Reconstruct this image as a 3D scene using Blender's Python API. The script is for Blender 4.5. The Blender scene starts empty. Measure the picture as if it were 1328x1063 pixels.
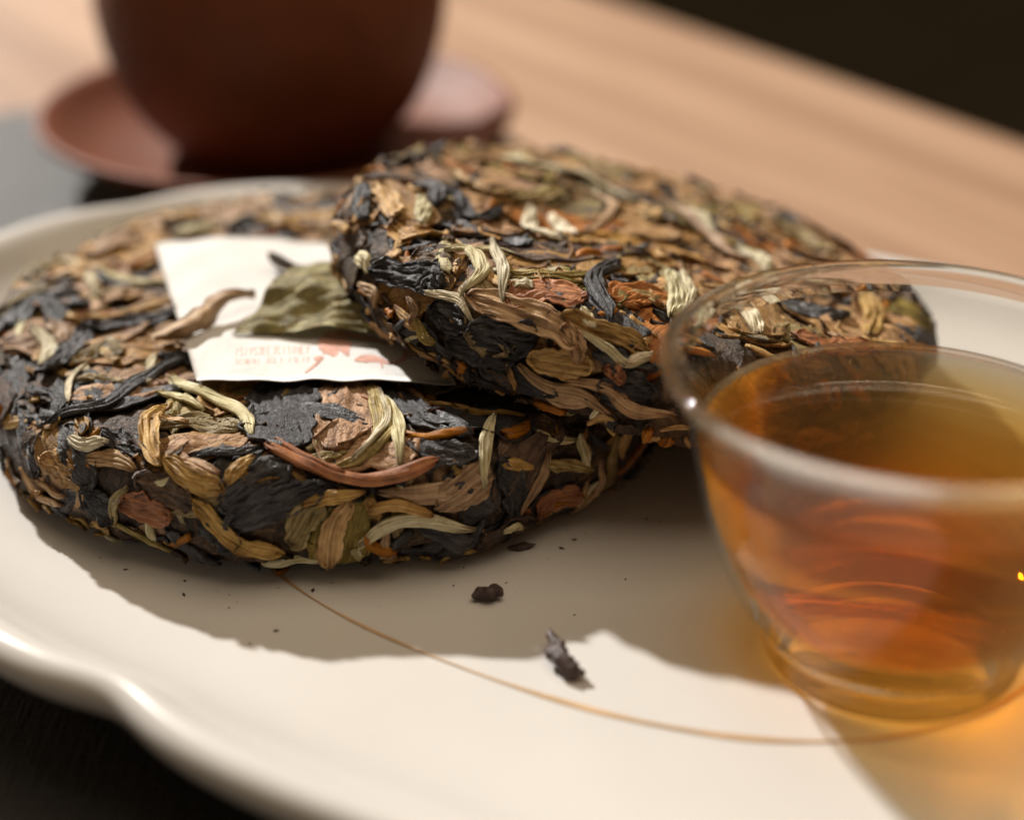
import bpy, bmesh, math, random
import numpy as np
from mathutils import Vector, Matrix

# ------------------------------------------------------------------ camera, world, lamps, exposure
S = bpy.context.scene
COL = S.collection
W, H, FPX, PITCH, DIST = 1328, 1063, 2300.0, math.radians(27.5), 0.278
CAM = np.array([0.0, -DIST * math.cos(PITCH), DIST * math.sin(PITCH)])
cd = bpy.data.cameras.new('camera')
cam = bpy.data.objects.new('camera', cd)
COL.objects.link(cam)
cam.location = CAM
cam.rotation_euler = (math.pi / 2 - PITCH, 0, 0)
cd.sensor_fit = 'HORIZONTAL'
cd.sensor_width = 36.0
cd.lens = 36.0 * FPX / W
cd.clip_start = 0.005
cd.clip_end = 30
cd.dof.use_dof = True
cd.dof.focus_distance = 0.236
cd.dof.aperture_fstop = 7.6
S.camera = cam

w = bpy.data.worlds.new('World')
S.world = w
w.use_nodes = True
w.node_tree.nodes['Background'].inputs[0].default_value = (1.0, 0.72, 0.44, 1)
w.node_tree.nodes['Background'].inputs[1].default_value = 0.125

def lamp(name, kind, loc, target, energy, color, **kw):
    d = bpy.data.lights.new(name, kind)
    d.energy = energy
    d.color = color
    for k, v in kw.items():
        setattr(d, k, v)
    o = bpy.data.objects.new(name, d)
    COL.objects.link(o)
    o.location = loc
    o.rotation_euler = (Vector(target) - Vector(loc)).to_track_quat('-Z', 'Y').to_euler()
    return o

AZ = math.radians(128)
EL = math.radians(37)
LD = Vector((math.cos(AZ) * math.cos(EL), math.sin(AZ) * math.cos(EL), math.sin(EL)))
key = lamp('window_sunlight', 'SPOT', LD * 3.0, (0, 0, 0), 745, (1.0, 0.955, 0.895),
           shadow_soft_size=0.058, spot_size=math.radians(40), spot_blend=0.3)
lamp('overhead_fill', 'AREA', (0.25, 0.0, 1.75), (0, 0, 0), 16, (1.0, 0.80, 0.58),  # added soft fill lamp overhead, lifts the shadows on the plate
     shape='RECTANGLE', size=1.5, size_y=1.5)

S.view_settings.view_transform = 'Standard'
S.view_settings.look = 'None'
S.view_settings.exposure = 0
S.view_settings.gamma = 1
S.cycles.max_bounces = 24
S.cycles.transmission_bounces = 20
S.cycles.transparent_max_bounces = 20
S.cycles.glossy_bounces = 8
S.cycles.volume_bounces = 4
S.cycles.use_denoising = True
S.cycles.sample_clamp_indirect = 6
S.cycles.caustics_refractive = True
S.cycles.caustics_reflective = True
S.cycles.blur_glossy = 0.6

rng = np.random.default_rng(7)

# ------------------------------------------------------------------ helpers
def ray(px, py):
    a = (px - W / 2) / FPX
    b = -(py - H / 2) / FPX
    c, s = math.cos(PITCH), math.sin(PITCH)
    d = np.array([a, c + b * s, -s + b * c])
    return d / np.linalg.norm(d)

def at(px, py, z):
    d = ray(px, py)
    return CAM + d * ((z - CAM[2]) / d[2])

def tag(o, label=None, cat=None, group=None, kind=None):
    if label: o['label'] = label
    if cat: o['category'] = cat
    if group: o['group'] = group
    if kind: o['kind'] = kind
    return o

def mesh_obj(name, verts, faces, mat, parent=None, smooth=True, uv=None, flat_from=None):
    me = bpy.data.meshes.new(name)
    me.from_pydata([tuple(v) for v in np.asarray(verts).tolist()], [], [tuple(f) for f in faces])
    if uv is not None:
        l = me.uv_layers.new(name='UVMap')
        vi = np.empty(len(me.loops), dtype=np.int32)
        me.loops.foreach_get('vertex_index', vi)
        l.data.foreach_set('uv', np.asarray(uv, dtype=np.float32)[vi].ravel())
    sm = np.full(len(me.polygons), smooth, dtype=bool)
    if flat_from is not None:
        sm[flat_from:] = False
    me.polygons.foreach_set('use_smooth', sm)
    for m in (mat if isinstance(mat, (list, tuple)) else [mat]):
        me.materials.append(m)
    me.update()
    o = bpy.data.objects.new(name, me)
    COL.objects.link(o)
    if parent: o.parent = parent
    return o

def empty(name, loc, rot=None):
    o = bpy.data.objects.new(name, None)
    COL.objects.link(o)
    o.empty_display_size = 0.01
    o.location = loc
    if rot is not None: o.rotation_euler = rot
    return o

def lathe(profile, n=128, close=True):
    """closed profile [(r,z)...] revolved about z"""
    P = np.asarray(profile)
    a = np.linspace(0, 2 * math.pi, n, endpoint=False)
    V, idx = [], []
    for r, z in P:
        if r < 1e-7:
            idx.append([len(V)] * n)
            V.append((0, 0, z))
        else:
            idx.append(list(range(len(V), len(V) + n)))
            V += [(r * math.cos(t), r * math.sin(t), z) for t in a]
    F = []
    m = len(P)
    for i in range(m if close else m - 1):
        A, B = idx[i], idx[(i + 1) % m]
        for k in range(n):
            q = [A[k], A[(k + 1) % n], B[(k + 1) % n], B[k]]
            u = list(dict.fromkeys(q))
            if len(u) > 2: F.append(u)
    return np.array(V), F

def smooth_profile(pts, n):
    P = np.asarray(pts, float)
    return catmull(P, n)

def catmull(P, n):
    P = np.asarray(P, float)
    if len(P) == 2:
        t = np.linspace(0, 1, n)[:, None]
        return P[0] * (1 - t) + P[1] * t
    Q = np.vstack([2 * P[0] - P[1], P, 2 * P[-1] - P[-2]])
    L = np.r_[0, np.cumsum(np.linalg.norm(np.diff(P, axis=0), axis=1))]
    s = np.linspace(0, L[-1], n)
    k = np.clip(np.searchsorted(L, s, side='right') - 1, 0, len(P) - 2)
    u = ((s - L[k]) / (L[k + 1] - L[k] + 1e-12))[:, None]
    p0, p1, p2, p3 = Q[k], Q[k + 1], Q[k + 2], Q[k + 3]
    return 0.5 * (2 * p1 + (p2 - p0) * u + (2 * p0 - 5 * p1 + 4 * p2 - p3) * u ** 2 + (3 * p1 - p0 - 3 * p2 + p3) * u ** 3)

class Waves:
    """smooth random field of 3-D points (sum of sines)"""
    def __init__(self, wavelength, n=14, seed=0):
        r = np.random.default_rng(seed)
        d = r.normal(size=(n, 3)); d /= np.linalg.norm(d, axis=1)[:, None]
        self.k = d * (2 * math.pi / (wavelength * r.uniform(0.6, 1.6, n)))[:, None]
        self.ph = r.uniform(0, 6.28, n)
        self.n = n
    def __call__(self, P):
        return np.sin(np.asarray(P) @ self.k.T + self.ph).sum(-1) / math.sqrt(self.n / 2)

# ------------------------------------------------------------------ material helpers
def new_mat(name):
    m = bpy.data.materials.new(name)
    m.use_nodes = True
    nt = m.node_tree
    return m, nt, nt.nodes, nt.links, nt.nodes['Principled BSDF']

def ramp(N, stops, interp='LINEAR'):
    r = N.new('ShaderNodeValToRGB')
    r.color_ramp.interpolation = interp
    e = r.color_ramp.elements
    while len(e) < len(stops): e.new(0.5)
    for el, (p, c) in zip(e, stops):
        el.position = p
        el.color = (*c, 1)
    return r

def math_node(N, L, op, a, b=None, c=None):
    n = N.new('ShaderNodeMath'); n.operation = op
    for i, x in enumerate((a, b, c)):
        if x is None: continue
        if isinstance(x, (int, float)): n.inputs[i].default_value = x
        else: L.new(x, n.inputs[i])
    return n.outputs[0]

def noise(N, L, vec, scale, detail=4, rough=0.55, dist=0.0):
    n = N.new('ShaderNodeTexNoise')
    n.inputs['Scale'].default_value = scale
    n.inputs['Detail'].default_value = detail
    n.inputs['Roughness'].default_value = rough
    n.inputs['Distortion'].default_value = dist
    if vec is not None: L.new(vec, n.inputs['Vector'])
    return n

def leaf_mat(name, dark, mid, light, rough=0.6, across=2.2, along=0.12, bump=0.6, veins=0.0, var=0.35, spec=0.35, blotch=None, crinkle=0.0):
    """dried leaf: fibres run along the leaf (UV in millimetres), blotches, a vein net"""
    m, nt, N, L, b = new_mat(name)
    uv = N.new('ShaderNodeUVMap'); uv.uv_map = 'UVMap'
    oi = N.new('ShaderNodeObjectInfo')
    mp = N.new('ShaderNodeMapping')
    L.new(uv.outputs[0], mp.inputs['Vector'])
    cmb = N.new('ShaderNodeCombineXYZ')
    r100 = math_node(N, L, 'MULTIPLY', oi.outputs['Random'], 137.0)
    L.new(r100, cmb.inputs[0]); L.new(r100, cmb.inputs[2])
    L.new(cmb.outputs[0], mp.inputs['Location'])
    mp.inputs['Scale'].default_value = (along, across, 1)
    fib = noise(N, L, mp.outputs[0], 1.0, 3, 0.6, 0.35)
    mp2 = N.new('ShaderNodeMapping')
    L.new(uv.outputs[0], mp2.inputs['Vector']); L.new(cmb.outputs[0], mp2.inputs['Location'])
    blo = noise(N, L, mp2.outputs[0], 0.32, 4, 0.6, 0.6)
    fine = noise(N, L, mp2.outputs[0], 3.2, 3, 0.6)
    mix = math_node(N, L, 'MULTIPLY_ADD', fib.outputs[0], 0.55, math_node(N, L, 'MULTIPLY', blo.outputs[0], 0.45))
    rp = ramp(N, [(0.36, dark), (0.5, mid), (0.66, light)])
    L.new(mix, rp.inputs[0])
    col = rp.outputs[0]
    if blotch:
        br = ramp(N, [(0.52, (0, 0, 0)), (0.64, (1, 1, 1))])
        bn = noise(N, L, mp2.outputs[0], 0.55, 3, 0.65, 0.4)
        L.new(bn.outputs[0], br.inputs[0])
        mx = N.new('ShaderNodeMixRGB'); mx.inputs[2].default_value = (*blotch, 1)
        L.new(math_node(N, L, 'MULTIPLY', br.outputs[0], 0.75), mx.inputs[0]); L.new(col, mx.inputs[1])
        col = mx.outputs[0]
    vor = None
    if veins > 0:
        mp3 = N.new('ShaderNodeMapping')
        L.new(uv.outputs[0], mp3.inputs['Vector']); L.new(cmb.outputs[0], mp3.inputs['Location'])
        mp3.inputs['Scale'].default_value = (0.30, 0.55, 1)
        wob = noise(N, L, mp2.outputs[0], 0.9, 3, 0.6)
        add = N.new('ShaderNodeMixRGB'); add.blend_type = 'ADD'; add.inputs[0].default_value = 0.55
        L.new(mp3.outputs[0], add.inputs[1]); L.new(wob.outputs['Color'], add.inputs[2])
        v = N.new('ShaderNodeTexVoronoi'); v.feature = 'DISTANCE_TO_EDGE'; v.inputs['Scale'].default_value = 1.0
        L.new(add.outputs[0], v.inputs['Vector'])
        vr = ramp(N, [(0.0, (0, 0, 0)), (0.055, (1, 1, 1))])
        L.new(v.outputs['Distance'], vr.inputs[0])
        vor = vr.outputs[0]
        mx = N.new('ShaderNodeMixRGB'); mx.blend_type = 'MULTIPLY'; mx.inputs[0].default_value = veins
        L.new(col, mx.inputs[1])
        cr = ramp(N, [(0, (0.38, 0.33, 0.30)), (1, (1, 1, 1))]); L.new(vor, cr.inputs[0])
        L.new(cr.outputs[0], mx.inputs[2])
        col = mx.outputs[0]
    hsv = N.new('ShaderNodeHueSaturation')
    L.new(col, hsv.inputs['Color'])
    L.new(math_node(N, L, 'MULTIPLY_ADD', oi.outputs['Random'], 2 * var, 1 - var), hsv.inputs['Value'])
    fr = math_node(N, L, 'FRACT', math_node(N, L, 'MULTIPLY', oi.outputs['Random'], 7.31))
    L.new(math_node(N, L, 'MULTIPLY_ADD', fr, 0.016, 0.4955), hsv.inputs['Hue'])
    L.new(math_node(N, L, 'MULTIPLY_ADD', fr, 0.3, 0.88), hsv.inputs['Saturation'])
    at_ = N.new('ShaderNodeAttribute'); at_.attribute_name = 'tip'
    tm = N.new('ShaderNodeMixRGB'); tm.blend_type = 'MULTIPLY'; tm.inputs[2].default_value = (.42, .30, .20, 1)
    L.new(at_.outputs['Fac'], tm.inputs[0]); L.new(hsv.outputs[0], tm.inputs[1])
    L.new(tm.outputs[0], b.inputs['Base Color'])
    L.new(math_node(N, L, 'MULTIPLY_ADD', fine.outputs[0], 0.25, rough - 0.12), b.inputs['Roughness'])
    b.inputs['Specular IOR Level'].default_value = spec
    hgt = math_node(N, L, 'MULTIPLY_ADD', fine.outputs[0], 0.35, fib.outputs[0])
    if vor is not None:
        hgt = math_node(N, L, 'MULTIPLY_ADD', vor, 0.35, hgt)
    if crinkle:
        mp4 = N.new('ShaderNodeMapping')
        L.new(uv.outputs[0], mp4.inputs['Vector']); L.new(cmb.outputs[0], mp4.inputs['Location'])
        mp4.inputs['Scale'].default_value = (.75, 1.15, 1)
        cn = noise(N, L, mp4.outputs[0], 1.0, 5, 0.62, 0.9)
        ridge = math_node(N, L, 'ABSOLUTE', math_node(N, L, 'SUBTRACT', cn.outputs[0], 0.5))
        hgt = math_node(N, L, 'MULTIPLY_ADD', ridge, crinkle * 5.0, hgt)
    bp = N.new('ShaderNodeBump')
    bp.inputs['Strength'].default_value = bump
    bp.inputs['Distance'].default_value = 0.0004
    L.new(hgt, bp.inputs['Height'])
    L.new(bp.outputs[0], b.inputs['Normal'])
    return m

M = {}
M['brown'] = leaf_mat('dry_brown_leaf', (.135, .07, .030), (.30, .165, .072), (.45, .28, .14), .62, 1.0, .25, .7, .7, .30, .35, crinkle=.25)
M['slate'] = leaf_mat('dark_slate_leaf', (.014, .013, .014), (.038, .035, .038), (.085, .080, .085), .48, 2.0, .25, 1.0, 0.0, .3, .5, crinkle=.6)
M['pale'] = leaf_mat('silver_bud', (.27, .215, .11), (.53, .47, .31), (.74, .69, .55), .66, 3.2, .05, 1.0, 0.0, .18, .3)
M['olive'] = leaf_mat('olive_leaf', (.09, .062, .022), (.23, .165, .062), (.40, .32, .15), .6, 2.4, .08, .8, .2, .25, .35)
M['tan'] = leaf_mat('tan_leaf', (.15, .078, .032), (.36, .215, .095), (.57, .40, .21), .58, 2.8, .06, .9, 0.0, .25, .4)
M['red'] = leaf_mat('reddish_stem', (.09, .030, .008), (.28, .098, .026), (.46, .20, .065), .55, 2.4, .05, .8, 0.0, .22, .3)
M['green'] = leaf_mat('green_dried_leaf', (.085, .07, .026), (.22, .185, .078), (.37, .325, .165), 0.6, 1.0, .06, .9, .55, .06, .35, crinkle=.2, blotch=(.30, .22, .10))
M['dark'] = leaf_mat('dark_brown_leaf', (.02, .013, .009), (.07, .040, .024), (.15, .09, .05), .55, 1.6, .2, 1.0, .3, .35, .4, crinkle=.5)

def body_material():
    m, nt, N, L, b = new_mat('pressed_tea')
    tc = N.new('ShaderNodeTexCoord')
    n1 = noise(N, L, tc.outputs['Object'], 420, 5, 0.65, 1.2)
    n2 = noise(N, L, tc.outputs['Object'], 1300, 4, 0.6, 0.6)
    rp = ramp(N, [(0.3, (.008, .006, .005)), (0.48, (.035, .02, .012)), (0.6, (.10, .055, .028)), (0.75, (.22, .14, .07))])
    L.new(n1.outputs[0], rp.inputs[0]); L.new(rp.outputs[0], b.inputs['Base Color'])
    b.inputs['Roughness'].default_value = 0.62
    bp = N.new('ShaderNodeBump'); bp.inputs['Strength'].default_value = 1.0; bp.inputs['Distance'].default_value = 0.0008
    L.new(math_node(N, L, 'ADD', n1.outputs[0], n2.outputs[0]), bp.inputs['Height']); L.new(bp.outputs[0], b.inputs['Normal'])
    return m
M['body'] = body_material()

def ceramic():
    m, nt, N, L, b = new_mat('cream_glaze')
    tc = N.new('ShaderNodeTexCoord')
    n = noise(N, L, tc.outputs['Object'], 18, 4, 0.6)
    rp = ramp(N, [(0.35, (.535, .518, .492)), (0.65, (.565, .55, .525))])
    L.new(n.outputs[0], rp.inputs[0])
    sp = noise(N, L, tc.outputs['Object'], 520, 2, 0.5)
    sr = ramp(N, [(0.77, (1, 1, 1)), (0.81, (.55, .45, .35))])
    L.new(sp.outputs[0], sr.inputs[0])
    mx = N.new('ShaderNodeMixRGB'); mx.blend_type = 'MULTIPLY'; mx.inputs[0].default_value = 1
    L.new(rp.outputs[0], mx.inputs[1]); L.new(sr.outputs[0], mx.inputs[2])
    L.new(mx.outputs[0], b.inputs['Base Color'])
    n3 = noise(N, L, tc.outputs['Object'], 60, 3, 0.5)
    L.new(math_node(N, L, 'MULTIPLY_ADD', n3.outputs[0], 0.16, 0.13), b.inputs['Roughness'])
    b.inputs['Specular IOR Level'].default_value = 0.45
    bp = N.new('ShaderNodeBump'); bp.inputs['Strength'].default_value = 0.12; bp.inputs['Distance'].default_value = 0.001
    n4 = noise(N, L, tc.outputs['Object'], 45, 3, 0.5)
    L.new(n4.outputs[0], bp.inputs['Height']); L.new(bp.outputs[0], b.inputs['Normal'])
    return m
M['ceramic'] = ceramic()

def simple(name, col, rough, spec=0.4, bump=None, var=None):
    m, nt, N, L, b = new_mat(name)
    tc = N.new('ShaderNodeTexCoord')
    b.inputs['Roughness'].default_value = rough
    b.inputs['Specular IOR Level'].default_value = spec
    n = noise(N, L, tc.outputs['Object'], var[0] if var else 40, 4, 0.6)
    k = var[1] if var else 0.1
    rp = ramp(N, [(0.3, tuple(c * (1 - k) for c in col)), (0.7, tuple(min(1, c * (1 + k)) for c in col))])
    L.new(n.outputs[0], rp.inputs[0]); L.new(rp.outputs[0], b.inputs['Base Color'])
    if bump:
        bp = N.new('ShaderNodeBump'); bp.inputs['Strength'].default_value = bump[1]; bp.inputs['Distance'].default_value = bump[2]
        n2 = noise(N, L, tc.outputs['Object'], bump[0], 4, 0.6)
        L.new(n2.outputs[0], bp.inputs['Height']); L.new(bp.outputs[0], b.inputs['Normal'])
    return m

M['ring'] = simple('brown_brush_line', (.46, .30, .16), .35, .4, var=(90, .25))
M['paper'] = simple('ticket_paper', (.63, .62, .605), .8, .2, bump=(900, .5, .0003), var=(300, .02))
M['ink'] = simple('red_ink', (.58, .33, .265), .75, .2, var=(700, .22))
M['clay'] = simple('purple_clay', (.15, .040, .014), .6, .3, bump=(700, .25, .0003), var=(120, .15))
M['crumb'] = simple('tea_crumb', (.045, .024, .018), .5, .5, bump=(1500, .9, .0004), var=(900, .6))
M['floor'] = simple('dark_floor', (.075, .062, .040), .8, .1, var=(2, .2))

def wood():
    m, nt, N, L, b = new_mat('oiled_wood')
    tc = N.new('ShaderNodeTexCoord')
    mp = N.new('ShaderNodeMapping'); L.new(tc.outputs['Object'], mp.inputs['Vector'])
    mp.inputs['Scale'].default_value = (2.4, 46, 1)
    n = noise(N, L, mp.outputs[0], 1.0, 5, 0.6, 0.8)
    n2 = noise(N, L, mp.outputs[0], 0.16, 4, 0.6, 1.2)
    mixv = math_node(N, L, 'MULTIPLY_ADD', n.outputs[0], 0.5, math_node(N, L, 'MULTIPLY', n2.outputs[0], 0.5))
    rp = ramp(N, [(0.36, (.20, .11, .066)), (0.5, (.33, .205, .130)), (0.64, (.48, .325, .225))])
    L.new(mixv, rp.inputs[0]); L.new(rp.outputs[0], b.inputs['Base Color'])
    b.inputs['Roughness'].default_value = 0.5
    b.inputs['Specular IOR Level'].default_value = 0.4
    bp = N.new('ShaderNodeBump'); bp.inputs['Strength'].default_value = 0.3; bp.inputs['Distance'].default_value = 0.0005
    L.new(n.outputs[0], bp.inputs['Height']); L.new(bp.outputs[0], b.inputs['Normal'])
    return m
M['wood'] = wood()

def matcloth():
    m, nt, N, L, b = new_mat('woven_mat')
    tc = N.new('ShaderNodeTexCoord')
    def threads(sx, sy):
        mp = N.new('ShaderNodeMapping'); L.new(tc.outputs['Object'], mp.inputs['Vector'])
        mp.inputs['Scale'].default_value = (sx, sy, 1)
        mp.inputs['Rotation'].default_value = (0, 0, .35)
        return noise(N, L, mp.outputs[0], 1.0, 4, 0.6, 0.5).outputs[0]
    h = math_node(N, L, 'ADD', threads(110, 1500), threads(1100, 130))
    n = noise(N, L, tc.outputs['Object'], 300, 4, 0.6)
    h2 = math_node(N, L, 'MULTIPLY_ADD', n.outputs[0], 0.5, h)
    rp = ramp(N, [(0.3, (.007, .006, .005)), (0.9, (.034, .030, .027))])
    L.new(math_node(N, L, 'MULTIPLY', h2, 0.45), rp.inputs[0]); L.new(rp.outputs[0], b.inputs['Base Color'])
    b.inputs['Roughness'].default_value = 0.47
    b.inputs['Specular IOR Level'].default_value = 0.55
    b.inputs['Sheen Weight'].default_value = 0.05
    bp = N.new('ShaderNodeBump'); bp.inputs['Strength'].default_value = 0.8; bp.inputs['Distance'].default_value = 0.0007
    L.new(h2, bp.inputs['Height']); L.new(bp.outputs[0], b.inputs['Normal'])
    return m
M['mat'] = matcloth()

def sym_fresnel(N, L, ior):
    """Fresnel of a thin sheet, the same from both sides"""
    g = N.new('ShaderNodeNewGeometry')
    fr = N.new('ShaderNodeFresnel')
    L.new(math_node(N, L, 'MULTIPLY_ADD', g.outputs['Backfacing'], 1 / ior - ior, ior), fr.inputs['IOR'])
    return fr
def wet_mat():
    """inner wall where tea wets it: glass against tea hardly reflects"""
    m, nt, N, L, b = new_mat('glass_against_tea')
    N.remove(b)
    t = N.new('ShaderNodeBsdfTransparent'); t.inputs['Color'].default_value = (.985, .985, .975, 1)
    L.new(t.outputs[0], N['Material Output'].inputs['Surface'])
    return m
def glass_mat(thin):
    """solid glass for base and rim; the 1 mm wall bends light so little that it is a clear sheet with Fresnel gloss"""
    m, nt, N, L, b = new_mat('clear_glass_wall' if thin else 'clear_glass')
    N.remove(b)
    if not thin:
        g = N.new('ShaderNodeBsdfGlass'); g.inputs['IOR'].default_value = 1.48; g.inputs['Roughness'].default_value = 0.0
        g.inputs['Color'].default_value = (.985, .985, .98, 1)
    fr = sym_fresnel(N, L, 1.28 if thin else 1.5)
    t = N.new('ShaderNodeBsdfTransparent'); t.inputs['Color'].default_value = (.985, .985, .975, 1)
    gl = N.new('ShaderNodeBsdfGlossy'); gl.inputs['Roughness'].default_value = 0.0 if thin else 0.07
    mx = N.new('ShaderNodeMixShader')
    L.new(fr.outputs[0], mx.inputs[0]); L.new(t.outputs[0], mx.inputs[1]); L.new(gl.outputs[0], mx.inputs[2])
    if not thin:
        m2 = N.new('ShaderNodeMixShader'); m2.inputs[0].default_value = 0.2
        L.new(g.outputs[0], m2.inputs[1]); L.new(mx.outputs[0], m2.inputs[2])
        mx = m2
    L.new(mx.outputs[0], N['Material Output'].inputs['Surface'])
    return m
TEA_TOP = 0.0297
def tea_mat():
    """tea: bends and tints light; a share passes straight so that sunlight can reach the plate through it"""
    m, nt, N, L, b = new_mat('amber_tea')
    N.remove(b)
    fr = sym_fresnel(N, L, 1.333)
    tc = N.new('ShaderNodeTexCoord'); sx = N.new('ShaderNodeSeparateXYZ')
    L.new(tc.outputs['Object'], sx.inputs[0])
    is_top = math_node(N, L, 'GREATER_THAN', sx.outputs[2], TEA_TOP - .0002)
    gs = N.new('ShaderNodeBsdfGlass'); gs.inputs['IOR'].default_value = 1.333; gs.inputs['Roughness'].default_value = 0.0
    t = N.new('ShaderNodeBsdfTransparent')
    gl = N.new('ShaderNodeBsdfGlossy'); gl.inputs['Roughness'].default_value = 0.0
    m1 = N.new('ShaderNodeMixShader')
    L.new(math_node(N, L, 'MULTIPLY', fr.outputs[0], is_top), m1.inputs[0]); L.new(t.outputs[0], m1.inputs[1]); L.new(gl.outputs[0], m1.inputs[2])
    mx = N.new('ShaderNodeMixShader')
    L.new(math_node(N, L, 'MULTIPLY_ADD', is_top, 0.32, 0.40), mx.inputs[0])
    L.new(gs.outputs[0], mx.inputs[1]); L.new(m1.outputs[0], mx.inputs[2])
    L.new(mx.outputs[0], N['Material Output'].inputs['Surface'])
    v = N.new('ShaderNodeVolumeAbsorption')
    v.inputs['Color'].default_value = (.985, .74, .06, 1); v.inputs['Density'].default_value = 112
    L.new(v.outputs[0], N['Material Output'].inputs['Volume'])
    return m
M['glass'] = glass_mat(False)
M['glass_wall'] = glass_mat(True)
M['glass_wet'] = wet_mat()
M['tea'] = tea_mat()

# ------------------------------------------------------------------ setting: floor, table, mat
ZMAT, ZTAB = -0.0098, -0.0110
fl = mesh_obj('floor', [(-4, -2, -.75), (5, -2, -.75), (5, 6, -.75), (-4, 6, -.75)], [(0, 1, 2, 3)], M['floor'])
tag(fl, kind='structure')

def slab(name, corners, z0, z1, mat, bevel=0.003):
    bm = bmesh.new()
    vs = [bm.verts.new((*c, z0)) for c in corners]
    f = bm.faces.new(vs)
    r = bmesh.ops.extrude_face_region(bm, geom=[f])
    for v in r['geom']:
        if isinstance(v, bmesh.types.BMVert): v.co.z = z1
    bmesh.ops.recalc_face_normals(bm, faces=bm.faces)
    bmesh.ops.bevel(bm, geom=list(bm.edges), offset=bevel, segments=3, affect='EDGES', profile=0.5)
    me = bpy.data.meshes.new(name); bm.to_mesh(me); bm.free()
    me.materials.append(mat)
    o = bpy.data.objects.new(name, me); COL.objects.link(o)
    return o
# the far edge of the table runs away to the back left
e0, e1 = at(800, 0, ZTAB), at(1328, 182, ZTAB)
ed = (e1 - e0)[:2]; ed /= np.linalg.norm(ed)
en = np.array([-ed[1], ed[0]])
if en[0] < 0: en = -en
table = empty('table', (e0[0], e0[1], ZTAB), (0, 0, math.atan2(ed[1], ed[0])))
tag(table, 'warm brown wooden table top under the dark mat', 'table')
top = slab('table_top', [(-0.75, -0.95), (0.85, -0.95), (0.85, 0.0), (-0.75, 0.0)], -0.03, 0.0, M['wood'])
if (Matrix.Rotation(table.rotation_euler.z, 2) @ Vector((0, 1))).x < 0:
    pass
top.parent = table
for lx, ly in ((-.68, -.88), (.78, -.88), (.78, -.07), (-.68, -.07)):
    lg = slab('leg', [(lx - .025, ly - .025), (lx + .025, ly - .025), (lx + .025, ly + .025), (lx - .025, ly + .025)], -.741, -.0302, M['wood'])
    lg.parent = table

rd = np.array([0.40, -0.917])
pR = at(680, 190, ZMAT)[:2]
cA = pR - rd * 0.078
bd = np.array([-0.90, -0.42]); bd /= np.linalg.norm(bd)
mat_c = [cA, cA + bd * 0.34, cA + bd * 0.34 + rd * 0.62, cA + rd * 0.62]
mo = slab('table_mat', [tuple(c) for c in mat_c][::-1], ZTAB + .0002, ZMAT, M['mat'], .0005)
tag(mo, 'dark woven mat lying on the wooden table under the plate', 'mat')

# ------------------------------------------------------------------ plate
PC, PA, PB, PT, PN = np.array([.0279, -.0373]), .1449, .0818, -.55, 2.4
def rot2(v, a):
    c, s = math.cos(a), math.sin(a)
    v = np.asarray(v)
    return np.stack([v[..., 0] * c - v[..., 1] * s, v[..., 0] * s + v[..., 1] * c], -1)
def superell(a, b, n, t):
    c, s = np.cos(t), np.sin(t)
    return np.stack([a * np.sign(c) * np.abs(c) ** (2 / n), b * np.sign(s) * np.abs(s) ** (2 / n)], -1)
NP_ = 480
dense = superell(PA, PB, PN, np.linspace(0, 2 * math.pi, 6001))
Ls = np.r_[0, np.cumsum(np.linalg.norm(np.diff(dense, axis=0), axis=1))]
ss = np.linspace(0, Ls[-1], NP_, endpoint=False)
out = np.stack([np.interp(ss, Ls, dense[:, 0]), np.interp(ss, Ls, dense[:, 1])], -1)
tan = np.roll(out, -1, 0) - np.roll(out, 1, 0); tan /= np.linalg.norm(tan, axis=1)[:, None]
nin = np.stack([-tan[:, 1], tan[:, 0]], -1)          # inward normal (counter-clockwise curve)
notch_w = rot2(at(148, 884, .011)[:2] - PC, -PT)
s0 = ss[np.argmin(((out - notch_w) ** 2).sum(1))]
NL = 8
per = Ls[-1] / NL
dd = np.abs((ss - s0 + per / 2) % per - per / 2)
lobe = 0.0021 * np.exp(-(dd / 0.0075) ** 1.8) - 0.0008 * np.sin(np.pi * dd / (per / 2)) ** 2
prof = [(.030, .0), (.024, .0002), (.019, .0009), (.014, .0023), (.0095, .0046), (.0064, .0068), (.0044, .0086), (.0030, .0098),
        (.0018, .0106), (.0006, .0109), (-.0006, .0107), (-.0016, .0100), (-.0022, .0088), (-.0021, .0074), (-.0008, .0054),
        (.0025, .0030), (.0075, .0006), (.0135, -.0022), (.0210, -.0042), (.0240, -.0050), (.0248, -.0092), (.0256, -.00978), (.0272, -.00975), (.0280, -.0092), (.0290, -.0048)]
V, F = [], []
rings = []
for d, z in prof:
    k = math.exp(-max(d, 0) / 0.0065)
    p = out + nin * (d + lobe * k)[:, None]
    rings.append(np.c_[p, np.full(NP_, z)])
inner0, outer0 = rings[0], rings[-1]
cen_in = [np.c_[inner0[:, :2] * s, np.zeros(NP_)] for s in (.3, .6, .85)]
cen_out = [np.c_[outer0[:, :2] * s, np.full(NP_, -.0048)] for s in (.7, .35)]
allr = cen_in + rings + cen_out
V = np.concatenate([[[0, 0, 0]]] + allr + [[[0, 0, -.0048]]])
for k in range(NP_): F.append((0, 1 + k, 1 + (k + 1) % NP_))
for i in range(len(allr) - 1):
    a, b_ = 1 + i * NP_, 1 + (i + 1) * NP_
    for k in range(NP_):
        k2 = (k + 1) % NP_
        F.append((a + k, b_ + k, b_ + k2, a + k2))
last = 1 + (len(allr) - 1) * NP_
for k in range(NP_): F.append((last + k, len(V) - 1, last + (k + 1) % NP_))
plate = empty('serving_plate', (PC[0], PC[1], 0), (0, 0, PT))
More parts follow.
